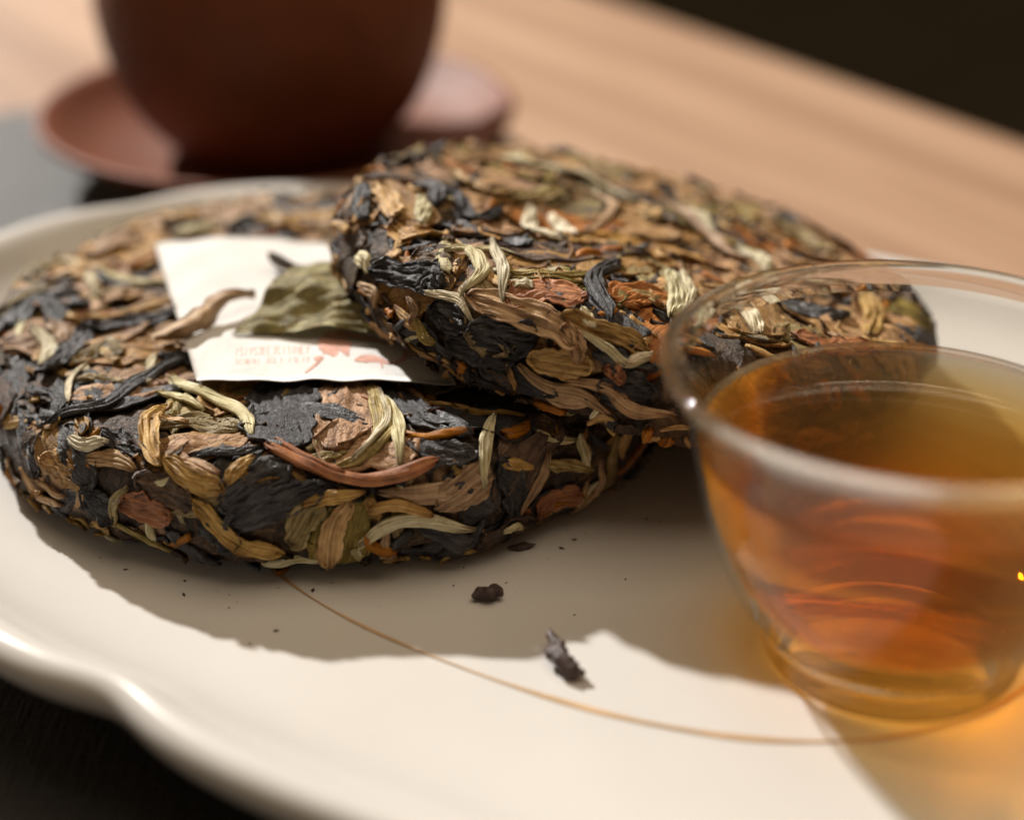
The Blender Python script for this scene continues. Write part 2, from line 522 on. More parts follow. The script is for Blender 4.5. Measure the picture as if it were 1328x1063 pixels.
tag(plate, 'cream glazed ceramic plate with lobed rim holding the tea cakes', 'plate')
dish = mesh_obj('dish', V, F, M['ceramic'], plate)
# brown brush line
t = np.linspace(0, 2 * math.pi, 400, endpoint=False)
rc = superell(.0605, .0443, 2.35, t) + [-.012, 0]
rt = np.roll(rc, -1, 0) - np.roll(rc, 1, 0); rt /= np.linalg.norm(rt, axis=1)[:, None]
rn = np.stack([-rt[:, 1], rt[:, 0]], -1)
hw = (0.00030 + 0.00012 * np.sin(5 * t + 1) + 0.0001 * np.sin(17 * t))[:, None]
V = np.concatenate([np.c_[rc + rn * hw, np.full(400, .00012)], np.c_[rc - rn * hw, np.full(400, .00012)]])
F = [(k, (k + 1) % 400, 400 + (k + 1) % 400, 400 + k)[::-1] for k in range(400)]
rg = mesh_obj('painted_ring', V, F, M['ring'], plate)

# ------------------------------------------------------------------ clay pot on its saucer
SC = np.array([-.0528, .1395])
prof = [(0, -.0040), (.020, -.0040), (.0215, -.0056), (.0255, -.0056), (.027, -.0034), (.037, -.0012), (.046, .0028), (.0515, .0064), (.0530, .0076),
        (.0535, .0086), (.0529, .0094), (.0516, .0092), (.0495, .0074), (.0445, .0036), (.038, .0012), (.032, .0001), (.028, -.0004), (0, -.0006)]
prof = [(r, z + ZMAT + .0057) for r, z in prof]
V, F = lathe(prof, 128, False)
so = mesh_obj('saucer', V, F, M['clay'])
so.location = (SC[0], SC[1], 0)
tag(so, 'reddish brown clay saucer under the clay pot', 'saucer')
zb = ZMAT + .0057 - .0004
pot = empty('clay_pot', (SC[0], SC[1], zb))
tag(pot, 'dark brown rounded clay pot standing on its saucer', 'pot')
pp = smooth_profile([(.0195, .0), (.0220, .0010), (.0262, .0045), (.0318, .0115), (.0357, .0205), (.0380, .0305), (.0380, .042), (.0352, .052), (.0315, .0575), (.030, .059)], 40)
pin = [(r - .003, max(z, .003)) for r, z in pp[::-1]]
V, F = lathe([(0, .0014), (.017, .0012), (.0178, .0)] + [tuple(x) for x in pp] + pin + [(0, .003)], 128, False)
mesh_obj('pot_body', V, F, M['clay'], pot)
kn = [tuple(x) for x in smooth_profile([(.006, .0685), (.0085, .0735), (.0095, .0785), (.0075, .0825), (.003, .0845)], 14)][::-1]
lp = [(0, .0845)] + kn + [(.012, .0672), (.020, .0655), (.028, .0620), (.0312, .0595), (.0312, .0592), (0, .0592)]
V, F = lathe(lp, 96, False)
mesh_obj('lid', V, F, M['clay'], pot)
def tube(pts, radii, n=16):
    P = np.asarray(pts, float); R = np.asarray(radii, float)
    T = np.gradient(P, axis=0); T /= np.linalg.norm(T, axis=1)[:, None]
    up = np.array([0, 0, 1.0]); V = []
    for p, tt, r in zip(P, T, R):
        b = np.cross(tt, up)
        if np.linalg.norm(b) < 1e-3: b = np.cross(tt, [1, 0, 0])
        b /= np.linalg.norm(b); nn = np.cross(b, tt)
        for a in np.linspace(0, 2 * math.pi, n, endpoint=False):
            V.append(p + r * (math.cos(a) * b + math.sin(a) * nn))
    F = []
    for i in range(len(P) - 1):
        for k in range(n):
            F.append((i * n + k, i * n + (k + 1) % n, (i + 1) * n + (k + 1) % n, (i + 1) * n + k))
    F.append(tuple(range(n))[::-1]); F.append(tuple(range((len(P) - 1) * n, len(P) * n)))
    return np.array(V), F

# ------------------------------------------------------------------ pressed tea cakes
class Cake:
    """a rounded disc in its own frame; leaves are laid on its surface"""
    def __init__(self, name, center, ax, ay, R, h, rr, seed, label):
        self.R, self.h, self.rr = R, h, rr
        cx, sx, cy, sy = math.cos(ax), math.sin(ax), math.cos(ay), math.sin(ay)
        Rx = np.array([[1, 0, 0], [0, cx, -sx], [0, sx, cx]])
        Ry = np.array([[cy, 0, sy], [0, 1, 0], [-sy, 0, cy]])
        self.M = Ry @ Rx
        self.c = np.array(center, float)
        self.w1 = Waves(.022, 12, seed); self.w2 = Waves(.006, 16, seed + 1); self.w3 = Waves(.0025, 20, seed + 2)
        self.root = empty(name, self.c)
        self.root.rotation_euler = Matrix(self.M.tolist()).to_euler()
        tag(self.root, label, 'tea cake')
        self.count = 0
        self.mask = None
    def lump(self, P):
        return self.w1(P) * .00040 + self.w2(P) * .00015
    def sdf(self, P):
        P = np.asarray(P)
        r = np.hypot(P[..., 0], P[..., 1])
        dome = 0.0004 * (1 - (r / self.R) ** 2)
        q = r - (self.R - self.rr); z = np.abs(P[..., 2]) - (self.h + dome - self.rr)
        return np.minimum(np.maximum(q, z), 0) + np.hypot(np.maximum(q, 0), np.maximum(z, 0)) - self.rr
    def normal(self, P):
        P = np.asarray(P, float)
        r = np.hypot(P[..., 0], P[..., 1]) + 1e-9
        q = np.maximum(r - (self.R - self.rr), 1e-6); z = np.maximum(np.abs(P[..., 2]) - (self.h - self.rr), 1e-6)
        n = np.stack([P[..., 0] / r * q, P[..., 1] / r * q, np.sign(P[..., 2]) * z], -1)
        # deep inside the flat zone the normal is straight up
        flat = (r < self.R - self.rr)[..., None]
        n = np.where(flat, np.stack([0 * r, 0 * r, np.sign(P[..., 2])], -1), n)
        return n / (np.linalg.norm(n, axis=-1)[..., None] + 1e-12)
    def project(self, P):
        P = np.array(P, float)
        for _ in range(3):
            P = P - self.normal(P) * self.sdf(P)[..., None]
        return P
    def hit(self, px, py):
        o = self.M.T @ (CAM - self.c); d = self.M.T @ ray(px, py)
        tt = 0.15
        for _ in range(80):
            s = float(self.sdf(o + d * tt)) - .0008
            tt += s
            if s < 1e-6: return o + d * tt
            if tt > 0.6: break
        # a grazing miss: nearest surface point along the ray
        ts = np.linspace(.15, .45, 400)
        k = np.argmin(self.sdf(o + d * ts[:, None]))
        return self.project(o + d * ts[k])

    def body(self):
        nt_, prof = 300, []
        for r in np.linspace(0, self.R - self.rr, 40): prof.append((r, self.h))
        for a in np.linspace(90, -90, 46)[1:-1]:
            a = math.radians(a)
            prof.append((self.R - self.rr + self.rr * math.cos(a), math.copysign(self.h - self.rr, math.sin(a)) + self.rr * math.sin(a)))
        for r in np.linspace(self.R - self.rr, 0, 12): prof.append((r, -self.h))
        V, F = lathe(prof, nt_, False)
        n = self.normal(V)
        V = self.project(V)
        V = V + n * (self.lump(V) - .0005 + .00028 * self.w3(V))[:, None]
        V[:, 2] = np.maximum(V[:, 2], -self.h)
        return V, F

    def strip(self, spine, hw, kind, layer, r, nu=30, nv=9, curl=None, width_pow=None, arch=0.0):
        """returns verts, faces, uv, index of first rim face"""
        sp = self.project(catmull(np.asarray(spine), nu))
        T = np.gradient(sp, axis=0); T /= np.linalg.norm(T, axis=1)[:, None] + 1e-12
        Nn = self.normal(sp)
        B = np.cross(Nn, T); B /= np.linalg.norm(B, axis=1)[:, None] + 1e-12
        t = np.linspace(0, 1, nu)
        L = np.sum(np.linalg.norm(np.diff(sp, axis=0), axis=1))
        ph = r.uniform(0, 6.28, 8)
        v = np.linspace(-1, 1, nv)
        rag = lambda f, k: 0.5 * np.sin(f * t * 6.28 + ph[k]) + 0.3 * np.sin(2.3 * f * t * 6.28 + ph[k + 1]) + .2 * np.sin(5.1 * f * t * 6.28 + ph[(k + 3) % 8])
        if kind in ('brown', 'dark', 'green', 'flat', 'slateflat'):
            e = (1 - np.abs(2 * t - 1) ** 3.5) ** .55
            wl = hw * e * (1 + .28 * rag(1.0, 0)); wr = hw * e * (1 + .28 * rag(1.3, 2))
            wig = .10 * hw * np.sin(t * 4 + ph[5])
        elif kind in ('pale', 'olive', 'tan'):
            e = np.clip(np.sin(np.pi * np.clip(t * .9 + .07, 0, 1)), 0, 1) ** .65
            wl = hw * e * (1 + .16 * rag(.8, 0)); wr = hw * e * (1 + .16 * rag(.8, 2))
            wig = .22 * hw * np.sin(t * 5 + ph[5])
        elif kind == 'slate':
            e = (1 - np.abs(2 * t - 1) ** 4) ** .6
            wl = hw * e * (1 + .3 * rag(1.2, 0)); wr = hw * e * (1 + .3 * rag(1.3, 2))
            wig = .3 * hw * np.sin(t * 6 + ph[5])
        else:
            e = (1 - np.abs(2 * t - 1) ** 10) ** .5
            wl = hw * e * (1 + .1 * rag(1.2, 0)); wr = wl
            wig = .2 * hw * np.sin(t * 5 + ph[5])
        V_ = np.where(v[None, :] < 0, wl[:, None], wr[:, None]) * v[None, :] + wig[:, None]
        P = sp[:, None, :] + B[:, None, :] * V_[..., None]
        jag = (r.random((nu, nv)) - .5) * (L / nu) * .5
        jag[:, 1:-1] *= .3
        fr_ = (r.random(nv) - .5) * min(L * .10, .0016)
        jag += fr_[None, :] * (np.clip(1 - t / .15, 0, 1) + np.clip(1 - (1 - t) / .15, 0, 1))[:, None]
        P = P + T[:, None, :] * jag[..., None]
        P = self.project(P)
        n = self.normal(P)
        # cross-section
        q = 1 - v ** 2
        tt = t[:, None]; vv = v[None, :]
        if kind in ('brown', 'dark', 'green', 'flat', 'slateflat'):
            c = r.uniform(-.0003, .0007, 4) if curl is None else np.asarray(curl)
            hgt = .00012 * np.sin(9 * vv + 4 * tt + ph[0]) + .00016 * np.sin(13 * tt + 3 * vv + ph[1]) + .00010 * np.sin(19 * vv - 17 * tt + ph[4])
            if kind == 'slateflat':
                hgt = hgt * 1.2 + .00022 * np.abs(np.sin(6 * vv + 9 * tt + ph[2])) + .00012 * np.sin(31 * vv + 8 * tt)
            hgt = hgt * (.75 if nv < 12 else 1.0)
            edge = c[0] * np.clip(-vv, 0, 1) ** 4 + c[1] * np.clip(vv, 0, 1) ** 4 + c[2] * np.clip(1 - 2 * tt, 0, 1) ** 4 + c[3] * np.clip(2 * tt - 1, 0, 1) ** 4
            rib = .00022 * np.exp(-(vv / .09) ** 2)
            hgt = hgt + edge + rib
            thick = .00030
            bottom = hgt - thick
        else:
            dome = {'pale': .27, 'olive': .2, 'tan': .17, 'slate': .28, 'red': .8}.get(kind, .6)
            a = hw * dome
            nr = {'pale': 11, 'olive': 10, 'tan': 10, 'slate': 10, 'red': 3}.get(kind, 5) * (1 if nv > 12 else .7) * r.uniform(.6, 1.2)
            am = {'pale': .065, 'olive': .075, 'tan': .09, 'slate': .11, 'red': .05}.get(kind, .1)
            ridge = am * hw * (np.sin(nr * vv + 3 * np.sin(2.5 * tt + ph[0]) + ph[1]) + .6 * np.sin(nr * 1.9 * vv + 5 * tt + ph[2]))
            hgt = a * np.sqrt(np.clip(q, 0, 1))[None, :] * (.55 + .45 * e[:, None]) + ridge * np.clip(q[None, :] * 2, 0, 1)
            hgt = hgt + hw * np.sin(7 * tt + ph[3]) * {'slate': .14, 'red': .08}.get(kind, .16) + .08 * hw * np.sin(19 * tt + 4 * vv + ph[4])
            if curl is not None:
                hgt = hgt + curl[2] * np.clip(1 - 2 * tt, 0, 1) ** 2 + curl[3] * np.clip(2 * tt - 1, 0, 1) ** 2
            bottom = np.minimum(hgt - .0003, -.0002 + hgt * .1 if curl is None and arch == 0 else hgt - .0005)
        hgt = hgt + arch * np.sin(np.pi * tt)
        bottom = bottom + arch * np.sin(np.pi * tt)
        base = self.lump(P) + layer
        top = P + n * (base + hgt)[..., None]
        bot = P + n * (base + bottom)[..., None]
        V = np.concatenate([top.reshape(-1, 3), bot.reshape(-1, 3)])
        NV = nu * nv
        F = []
        for i in range(nu - 1):
            for j in range(nv - 1):
                a_ = i * nv + j
                F.append((a_, a_ + nv, a_ + nv + 1, a_ + 1))
        for i in range(nu - 1):
            for j in range(nv - 1):
                a_ = NV + i * nv + j
                F.append((a_, a_ + 1, a_ + nv + 1, a_ + nv))
        first = len(F)
        loop = [i * nv for i in range(nu)] + [(nu - 1) * nv + j for j in range(1, nv)] + [i * nv + nv - 1 for i in range(nu - 2, -1, -1)] + [j for j in range(nv - 2, 0, -1)]
        for k in range(len(loop)):
            a_, b_ = loop[k], loop[(k + 1) % len(loop)]
            F.append((a_, NV + a_, NV + b_, b_))
        uvt = np.stack([np.repeat(t * L * 1000, nv), (V_ * 1000).reshape(-1)], -1)
        uv = np.concatenate([uvt, uvt])
        k0, k1 = r.uniform(0, 1, 2) ** 2 * .9
        ln = np.clip(.0022 / (L + 1e-6), .06, .25)
        tip = np.maximum(k0 * np.clip(1 - t / ln, 0, 1), k1 * np.clip(1 - (1 - t) / ln, 0, 1))
        tipv = np.tile(np.repeat(tip, nv), 2)
        # orient outward
        a0, a1, a2, _ = F[(nu // 2) * (nv - 1) + nv // 2]
        fn = np.cross(V[a1] - V[a0], V[a2] - V[a0])
        if np.dot(fn, n[nu // 2, nv // 2]) < 0:
            F = [f[::-1] for f in F]
        return V, F, uv, first, tipv

    NAMES = {'brown': 'tea_leaf', 'dark': 'tea_leaf', 'slate': 'tea_leaf', 'slateflat': 'tea_leaf', 'olive': 'tea_leaf', 'tan': 'tea_leaf',
             'pale': 'tea_bud', 'red': 'tea_stem', 'green': 'tea_leaf'}
    def add(self, spine, hw, kind, layer, r, mat=None, **kw):
        V, F, uv, first, tipv = self.strip(spine, hw, kind, layer, r, **kw)
        m = mat or {'slateflat': 'slate'}.get(kind, kind)
        self.count += 1
        name = self.NAMES[kind]
        if m == 'tan' and hw < .0007: name = 'tea_stem'
        o = mesh_obj(name, V, F, M[m], self.root, True, uv, first)
        o.data.attributes.new('tip', 'FLOAT', 'POINT').data.foreach_set('value', tipv.astype(np.float32))
        return o

    def walk(self, p, ang, length, bend, n=5):
        """spine of a given length through surface point p"""
        nn = self.normal(p)
        ref = np.array([-p[1], p[0], 0.0]); ref /= np.linalg.norm(ref) + 1e-9   # horizontal
        if np.linalg.norm(ref) < .5: ref = np.array([1.0, 0, 0])
        ref = ref - nn * np.dot(ref, nn); ref /= np.linalg.norm(ref)
        b = np.cross(nn, ref)
        pts = []
        for side in (-1, 1):
            q = p.copy(); a = ang; seg = []
            for i in range(n // 2 + 1):
                nq = self.normal(q)
                r_ = np.array([-q[1], q[0], 0.0]); r_ /= np.linalg.norm(r_) + 1e-9
                d = math.cos(a) * ref + math.sin(a) * b
                d = d - nq * np.dot(d, nq); d /= np.linalg.norm(d) + 1e-9
                q = self.project(q + side * d * length / (2 * (n // 2 + 1)))
                a += side * bend / n
                seg.append(q)
            pts.append(seg)
        return np.array(pts[0][::-1] + [p] + pts[1])

def fill(cake, r, n, probs_top, probs_side, skip):
    kinds = list(probs_side)
    done = 0; tries = 0
    placed = []
    while done < n and tries < n * 40:
        tries += 1
        if r.random() < .60:
            rad = (cake.R - cake.rr * .6) * math.sqrt(r.random()); a = r.uniform(0, 6.283)
            p = np.array([rad * math.cos(a), rad * math.sin(a), cake.h]); side = False
        else:
            a = r.uniform(0, 6.283); e = math.radians(r.uniform(-55, 70))
            p = np.array([(cake.R - cake.rr + cake.rr * math.cos(e)) * math.cos(a), (cake.R - cake.rr + cake.rr * math.cos(e)) * math.sin(a),
                          math.copysign(cake.h - cake.rr, e) + cake.rr * math.sin(e)]); side = True
        p = cake.project(p)
        wp = cake.M @ p + cake.c
        if skip(wp): continue
        if any(np.linalg.norm(p - q) < .0042 for q in placed): continue
        placed.append(p)
        pr = probs_side if side else probs_top(wp)
        kind = r.choice(kinds, p=np.array([pr[k] for k in kinds]) / sum(pr.values()))
        Lr, Wr = {'brown': ((.013, .026), (.0032, .0062)), 'dark': ((.010, .020), (.002, .0042)), 'slate': ((.009, .020), (.0009, .0020)),
                  'slateflat': ((.010, .018), (.002, .0040)), 'olive': ((.010, .020), (.0008, .0016)), 'tan': ((.009, .020), (.0005, .0015)),
                  'pale': ((.009, .018), (.0006, .0011)), 'red': ((.008, .016), (.0004, .0007))}[kind]
        if side:
            ang = r.normal(0, .55) if r.random() < .65 else r.uniform(0, 3.14)
            k = .8
        else:
            ang = r.uniform(0, 3.14); k = 1.0
        length = r.uniform(*Lr) * k
        lay = r.uniform(-.00035, .00030) if kind in ('brown', 'dark', 'slateflat') else r.uniform(-.0002, .0004)
        sp = cake.walk(p, ang, length, r.normal(0, .8 if kind in ('pale', 'tan', 'slate', 'olive') else .3))
        if any(skip(cake.M @ q + cake.c) for q in sp): 
            placed.pop(); continue
        cake.add(sp, r.uniform(*Wr), kind, lay, r, nu=22, nv=9,
                 mat=('olive' if kind == 'brown' and r.random() < .16 else 'red' if kind == 'brown' and r.random() < .08 else None))
        done += 1

def fragments(cake, r, n, skip):
    """small shreds between the leaves: too many and too small to pick apart"""
    Vs, Fs, UVs, mi = [], [], [], []
    off = 0
    kinds = ['slate', 'tan', 'pale', 'red', 'brown', 'dark']
    for _ in range(n):
        if r.random() < .25:
            rad = cake.R * math.sqrt(r.random()) * .93; a = r.uniform(0, 6.283)
            p = np.array([rad * math.cos(a), rad * math.sin(a), cake.h])
        else:
            a = r.uniform(0, 6.283); e = math.radians(r.uniform(-70, 75))
            p = np.array([(cake.R - cake.rr + cake.rr * math.cos(e)) * math.cos(a), (cake.R - cake.rr + cake.rr * math.cos(e)) * math.sin(a),
                          math.copysign(cake.h - cake.rr, e) + cake.rr * math.sin(e)])
        p = cake.project(p)
        if skip(cake.M @ p + cake.c): continue
        kd = r.choice(len(kinds), p=[.28, .24, .08, .10, .14, .16])
        sp = cake.walk(p, r.uniform(0, 3.14), r.uniform(.0018, .0055), r.normal(0, .8), 3)
        V, F, uv, _f, _t = cake.strip(sp, r.uniform(.0003, .0009), kinds[kd], r.uniform(-.0001, .0006), r, nu=7, nv=5, curl=r.uniform(-.0002, .0007, 4))
        Vs.append(V); Fs += [tuple(i + off for i in f) for f in F]; UVs.append(uv + r.uniform(0, 200, 2)); mi += [kd] * len(F)
        off += len(V)
    o = mesh_obj('leaf_fragments', np.concatenate(Vs), Fs, [M[k] for k in kinds], cake.root, True, np.concatenate(UVs))
    o.data.polygons.foreach_set('material_index', np.array(mi, dtype=np.int32))
    o['kind'] = 'stuff'
    return o

Z1 = lambda pts: [(x / 2.951, 260 + y / 2.951) for x, y in pts]
Z2 = lambda pts: [(x / 2.951, 460 + y / 2.951) for x, y in pts]
Z3 = lambda pts: [(400 + x / 2.951, 460 + y / 2.951) for x, y in pts]
Z4 = lambda pts: [(430 + x / 2.951, 180 + y / 2.951) for x, y in pts]
Z0 = lambda pts: pts

c1 = Cake('tea_cake', (-.0279, .0030, .0086), 0, 0, .0533, .0081, .0058, 11,
          'flat pressed tea cake lying on the plate beneath the white paper slip')
c2 = Cake('tea_cake', (.0187, .0049, .0192), math.radians(-4.7), math.radians(12.9), .0457, .0078, .0058, 31,
          'pressed tea cake leaning tilted on the other cake')

def inside2(wp):
    return float(c2.sdf(c2.M.T @ (np.asarray(wp) - c2.c))) < -.0004
def inside1(wp):
    return float(c1.sdf(c1.M.T @ (np.asarray(wp) - c1.c))) < -.0004

# bodies
V, F = c1.body()
q = (V + c1.c - c2.c) @ c2.M
s = c2.sdf(q)
push = np.clip(-(s - .0006), 0, None)
V = V - (c2.normal(q) @ c2.M.T) * 0 + np.array([0, 0, -1.0]) * (push * 1.05)[:, None]
V[:, 2] = np.maximum(V[:, 2], -c1.h)
mesh_obj('pressed_core', V, F, M['body'], c1.root)
V, F = c2.body()
mesh_obj('pressed_core', V, F, M['body'], c2.root)

# leaves one can pick out on the lower cake: (kind, spine, half width in mm, layer in mm[, material])
H1 = [
 ('slateflat', Z1([(20, 470), (150, 400), (330, 395)]), 2.4, .3),
 ('brown', Z1([(-10, 540), (110, 520), (250, 480)]), 2.6, .3),
 ('brown', Z1([(270, 590), (470, 575), (690, 560)]), 3.6, .35),
 ('brown', Z1([(220, 770), (420, 730), (640, 700)]), 3.6, .3),
 ('brown', Z1([(380, 330), (500, 350), (640, 350)]), 3.0, .2),
 ('olive', Z1([(285, 610), (380, 570), (470, 600)]), 1.6, .6),
 ('slateflat', Z1([(140, 645), (250, 575), (340, 490)]), 1.9, .7),
 ('slateflat', Z1([(340, 500), (500, 480), (670, 445)]), 1.9, .6),
 ('tan', Z1([(260, 462), (400, 440), (665, 392)]), .55, 1.0),
 ('slate', Z1([(60, 400), (180, 370), (300, 350)]), 1.3, .6),
 ('pale', Z1([(370, 262), (500, 290), (635, 312)]), 1.0, .8),
 ('pale', Z1([(325, 285), (365, 320), (382, 365)]), 1.0, .8),
 ('olive', Z1([(25, 415), (140, 335), (260, 290)]), 1.1, .6),
 ('pale', Z1([(130, 490), (185, 540), (150, 620)]), 1.2, .9),
 ('tan', Z1([(185, 470), (235, 500), (220, 540)]), 1.2, .7),
 ('slate', Z1([(195, 835), (380, 785), (500, 712), (620, 640), (745, 575)]), 1.15, .9),
 ('slate', Z1([(610, 600), (690, 590), (740, 620)]), 1.2, .7),
 ('pale', Z1([(335, 630), (262, 690), (262, 775)]), .55, 1.0),
 ('olive', Z1([(300, 690), (400, 680), (480, 700)]), .9, .8),
 ('pale', Z1([(595, 600), (560, 690)]), .7, .9),
 ('olive', Z1([(560, 862), (750, 835), (930, 850)]), 1.9, .5),
 ('brown', Z1([(630, 960), (800, 920), (955, 870)]), 3.4, .4),
 ('slateflat', Z1([(1030, 685), (1075, 800), (1120, 945)]), 4.9, .55),
 ('brown', Z3([(145, 90), (135, 220), (115, 345)]), 4.0, .45),
 ('pale', Z1([(655, 672), (720, 720), (830, 752), (940, 812), (968, 895)]), 1.25, 1.1),
 ('pale', Z1([(605, 742), (690, 760), (780, 790)]), .75, .95),
 ('tan', Z1([(655, 795), (572, 855), (578, 950), (615, 1010)]), 1.35, 1.1),
 ('tan', Z1([(570, 850), (640, 840), (720, 850)]), .8, .9),
 ('slateflat', Z3([(285, 100), (400, 200), (500, 265), (620, 310)]), 2.3, .5),
 ('pale', Z3([(235, 95), (285, 200), (290, 300), (200, 375), (85, 415)]), 1.5, 1.0, 'olive'),
 ('pale', Z3([(270, 150), (300, 250), (265, 330), (180, 390)]), .6, 1.7),
 ('pale', Z3([(300, 165), (335, 290), (355, 435)]), 1.05, 1.1),
 ('olive', Z3([(0, 385), (70, 360), (140, 350)]), 1.0, .7),
 ('red', Z3([(380, 322), (480, 322), (620, 308)]), .5, .8),
 ('slateflat', Z3([(380, 355), (500, 370), (630, 385)]), 1.9, .55),
 ('tan', Z3([(715, 245), (672, 330), (662, 430), (668, 490)]), .85, 1.0, 'pale'),
 ('red', Z3([(-150, 360), (0, 412), (120, 455), (230, 480), (370, 462), (485, 418)]), .75, 1.2),
 ('red', Z3([(-120, 345), (0, 395), (130, 440)]), .45, 1.4),
 ('brown', Z3([(490, 585), (600, 510), (690, 440)]), 2.2, .7, 'tan'),
 ('red', Z3([(235, 605), (330, 580), (470, 605)]), .7, .9, 'tan'),
 ('olive', Z3([(205, 725), (330, 655), (480, 635), (615, 650)]), 1.15, .9, 'pale'),
 ('tan', Z3([(-20, 590), (90, 545), (215, 530)]), 1.0, 1.0),
 ('tan', Z3([(160, 570), (95, 670), (75, 810)]), 1.5, 1.0),
 ('brown', Z2([(1230, 560), (1170, 640), (1110, 740)]), 2.0, .6, 'olive'),
 ('tan', Z2([(750, 555), (850, 655), (950, 730), (1070, 772)]), 1.25, .9),
 ('slate', Z2([(840, 570), (990, 480), (1110, 420)]), 2.2, .5),
 ('slate', Z2([(880, 640), (1080, 570), (1230, 490)]), 2.2, .5),
 ('slateflat', Z2([(780, 620), (850, 680), (900, 740)]), 2.2, .3),
 ('tan', Z2([(630, 395), (740, 480), (860, 520)]), 1.3, .9),
 ('tan', Z2([(690, 415), (770, 430), (850, 460)]), .7, 1.0),
 ('tan', Z2([(870, 490), (910, 440), (975, 405)]), 1.0, 1.0),
 ('brown', Z2([(470, 550), (560, 600), (650, 630)]), 2.2, .6, 'red'),
 ('dark', Z2([(520, 480), (630, 520), (740, 560)]), 2.2, .5),
 ('olive', Z2([(490, 505), (440, 570), (430, 655)]), .75, .9),
 ('olive', Z2([(440, 650), (540, 715), (640, 762)]), .55, .8),
 ('slate', Z2([(730, 388), (860, 375), (985, 360)]), .75, .9),
 ('slateflat', Z2([(240, 280), (300, 380), (350, 510)]), 2.5, .4),
 ('slateflat', Z2([(320, 520), (380, 580), (430, 640)]), 2.2, .3),
 ('tan', Z2([(80, 440), (140, 540), (240, 580)]), .55, .8),
 ('tan', Z2([(140, 490), (200, 530), (250, 540)]), .5, .8),
 ('tan', Z2([(260, 465), (312, 520), (290, 590)]), .55, .9),
 ('brown', Z2([(160, 390), (220, 430), (290, 480)]), 2.0, .6),
 ('tan', Z2([(280, 320), (340, 350), (420, 345)]), .8, .9, 'pale'),
 ('slate', Z1([(95, 695), (200, 730), (228, 810)]), .9, .9),
 ('slateflat', Z2([(400, 310), (480, 340), (550, 370)]), 1.6, .5),
 ('tan', Z2([(340, 390), (430, 400), (520, 440)]), 1.1, .6),
 ('slate', Z3([(720, 410), (790, 500), (800, 620)]), 2.2, .4),
 ('tan', Z3([(925, 375), (895, 480), (825, 610)]), .8, .8),
 ('olive', Z3([(915, 415), (990, 425), (1080, 445)]), 1.0, .8),
 ('tan', Z3([(1115, 410), (1132, 490), (1085, 560), (1025, 615)]), .55, .8),
 ('tan', Z3([(1070, 490), (1055, 560), (1030, 610)]), .4, .8),
 ('pale', Z3([(745, 668), (785, 664), (825, 672)]), .6, .9),
 ('brown', Z3([(890, 640), (960, 580), (1050, 540)]), 2.0, .5, 'red'),
 ('tan', Z3([(470, 175), (620, 208), (810, 232)]), .5, .8),
 ('brown', Z3([(330, 110), (400, 140), (450, 190)]), 1.6, .3),
 ('pale', Z0([(225, 300), (260, 290), (290, 288)]), 1.6, .8),
 ('tan', Z0([(320, 288), (345, 285), (375, 288)]), 2.2, .8),
 ('tan', Z0([(385, 290), (410, 288), (440, 290)]), 2.2, .7),
 ('slate', Z0([(300, 300), (315, 292), (325, 286)]), 1.6, .8),
 ('tan', Z0([(110, 330), (150, 315), (185, 312)]), 2.0, .8),
 ('brown', Z0([(60, 365), (110, 350), (150, 340)]), 2.4, .6, 'tan'),
]
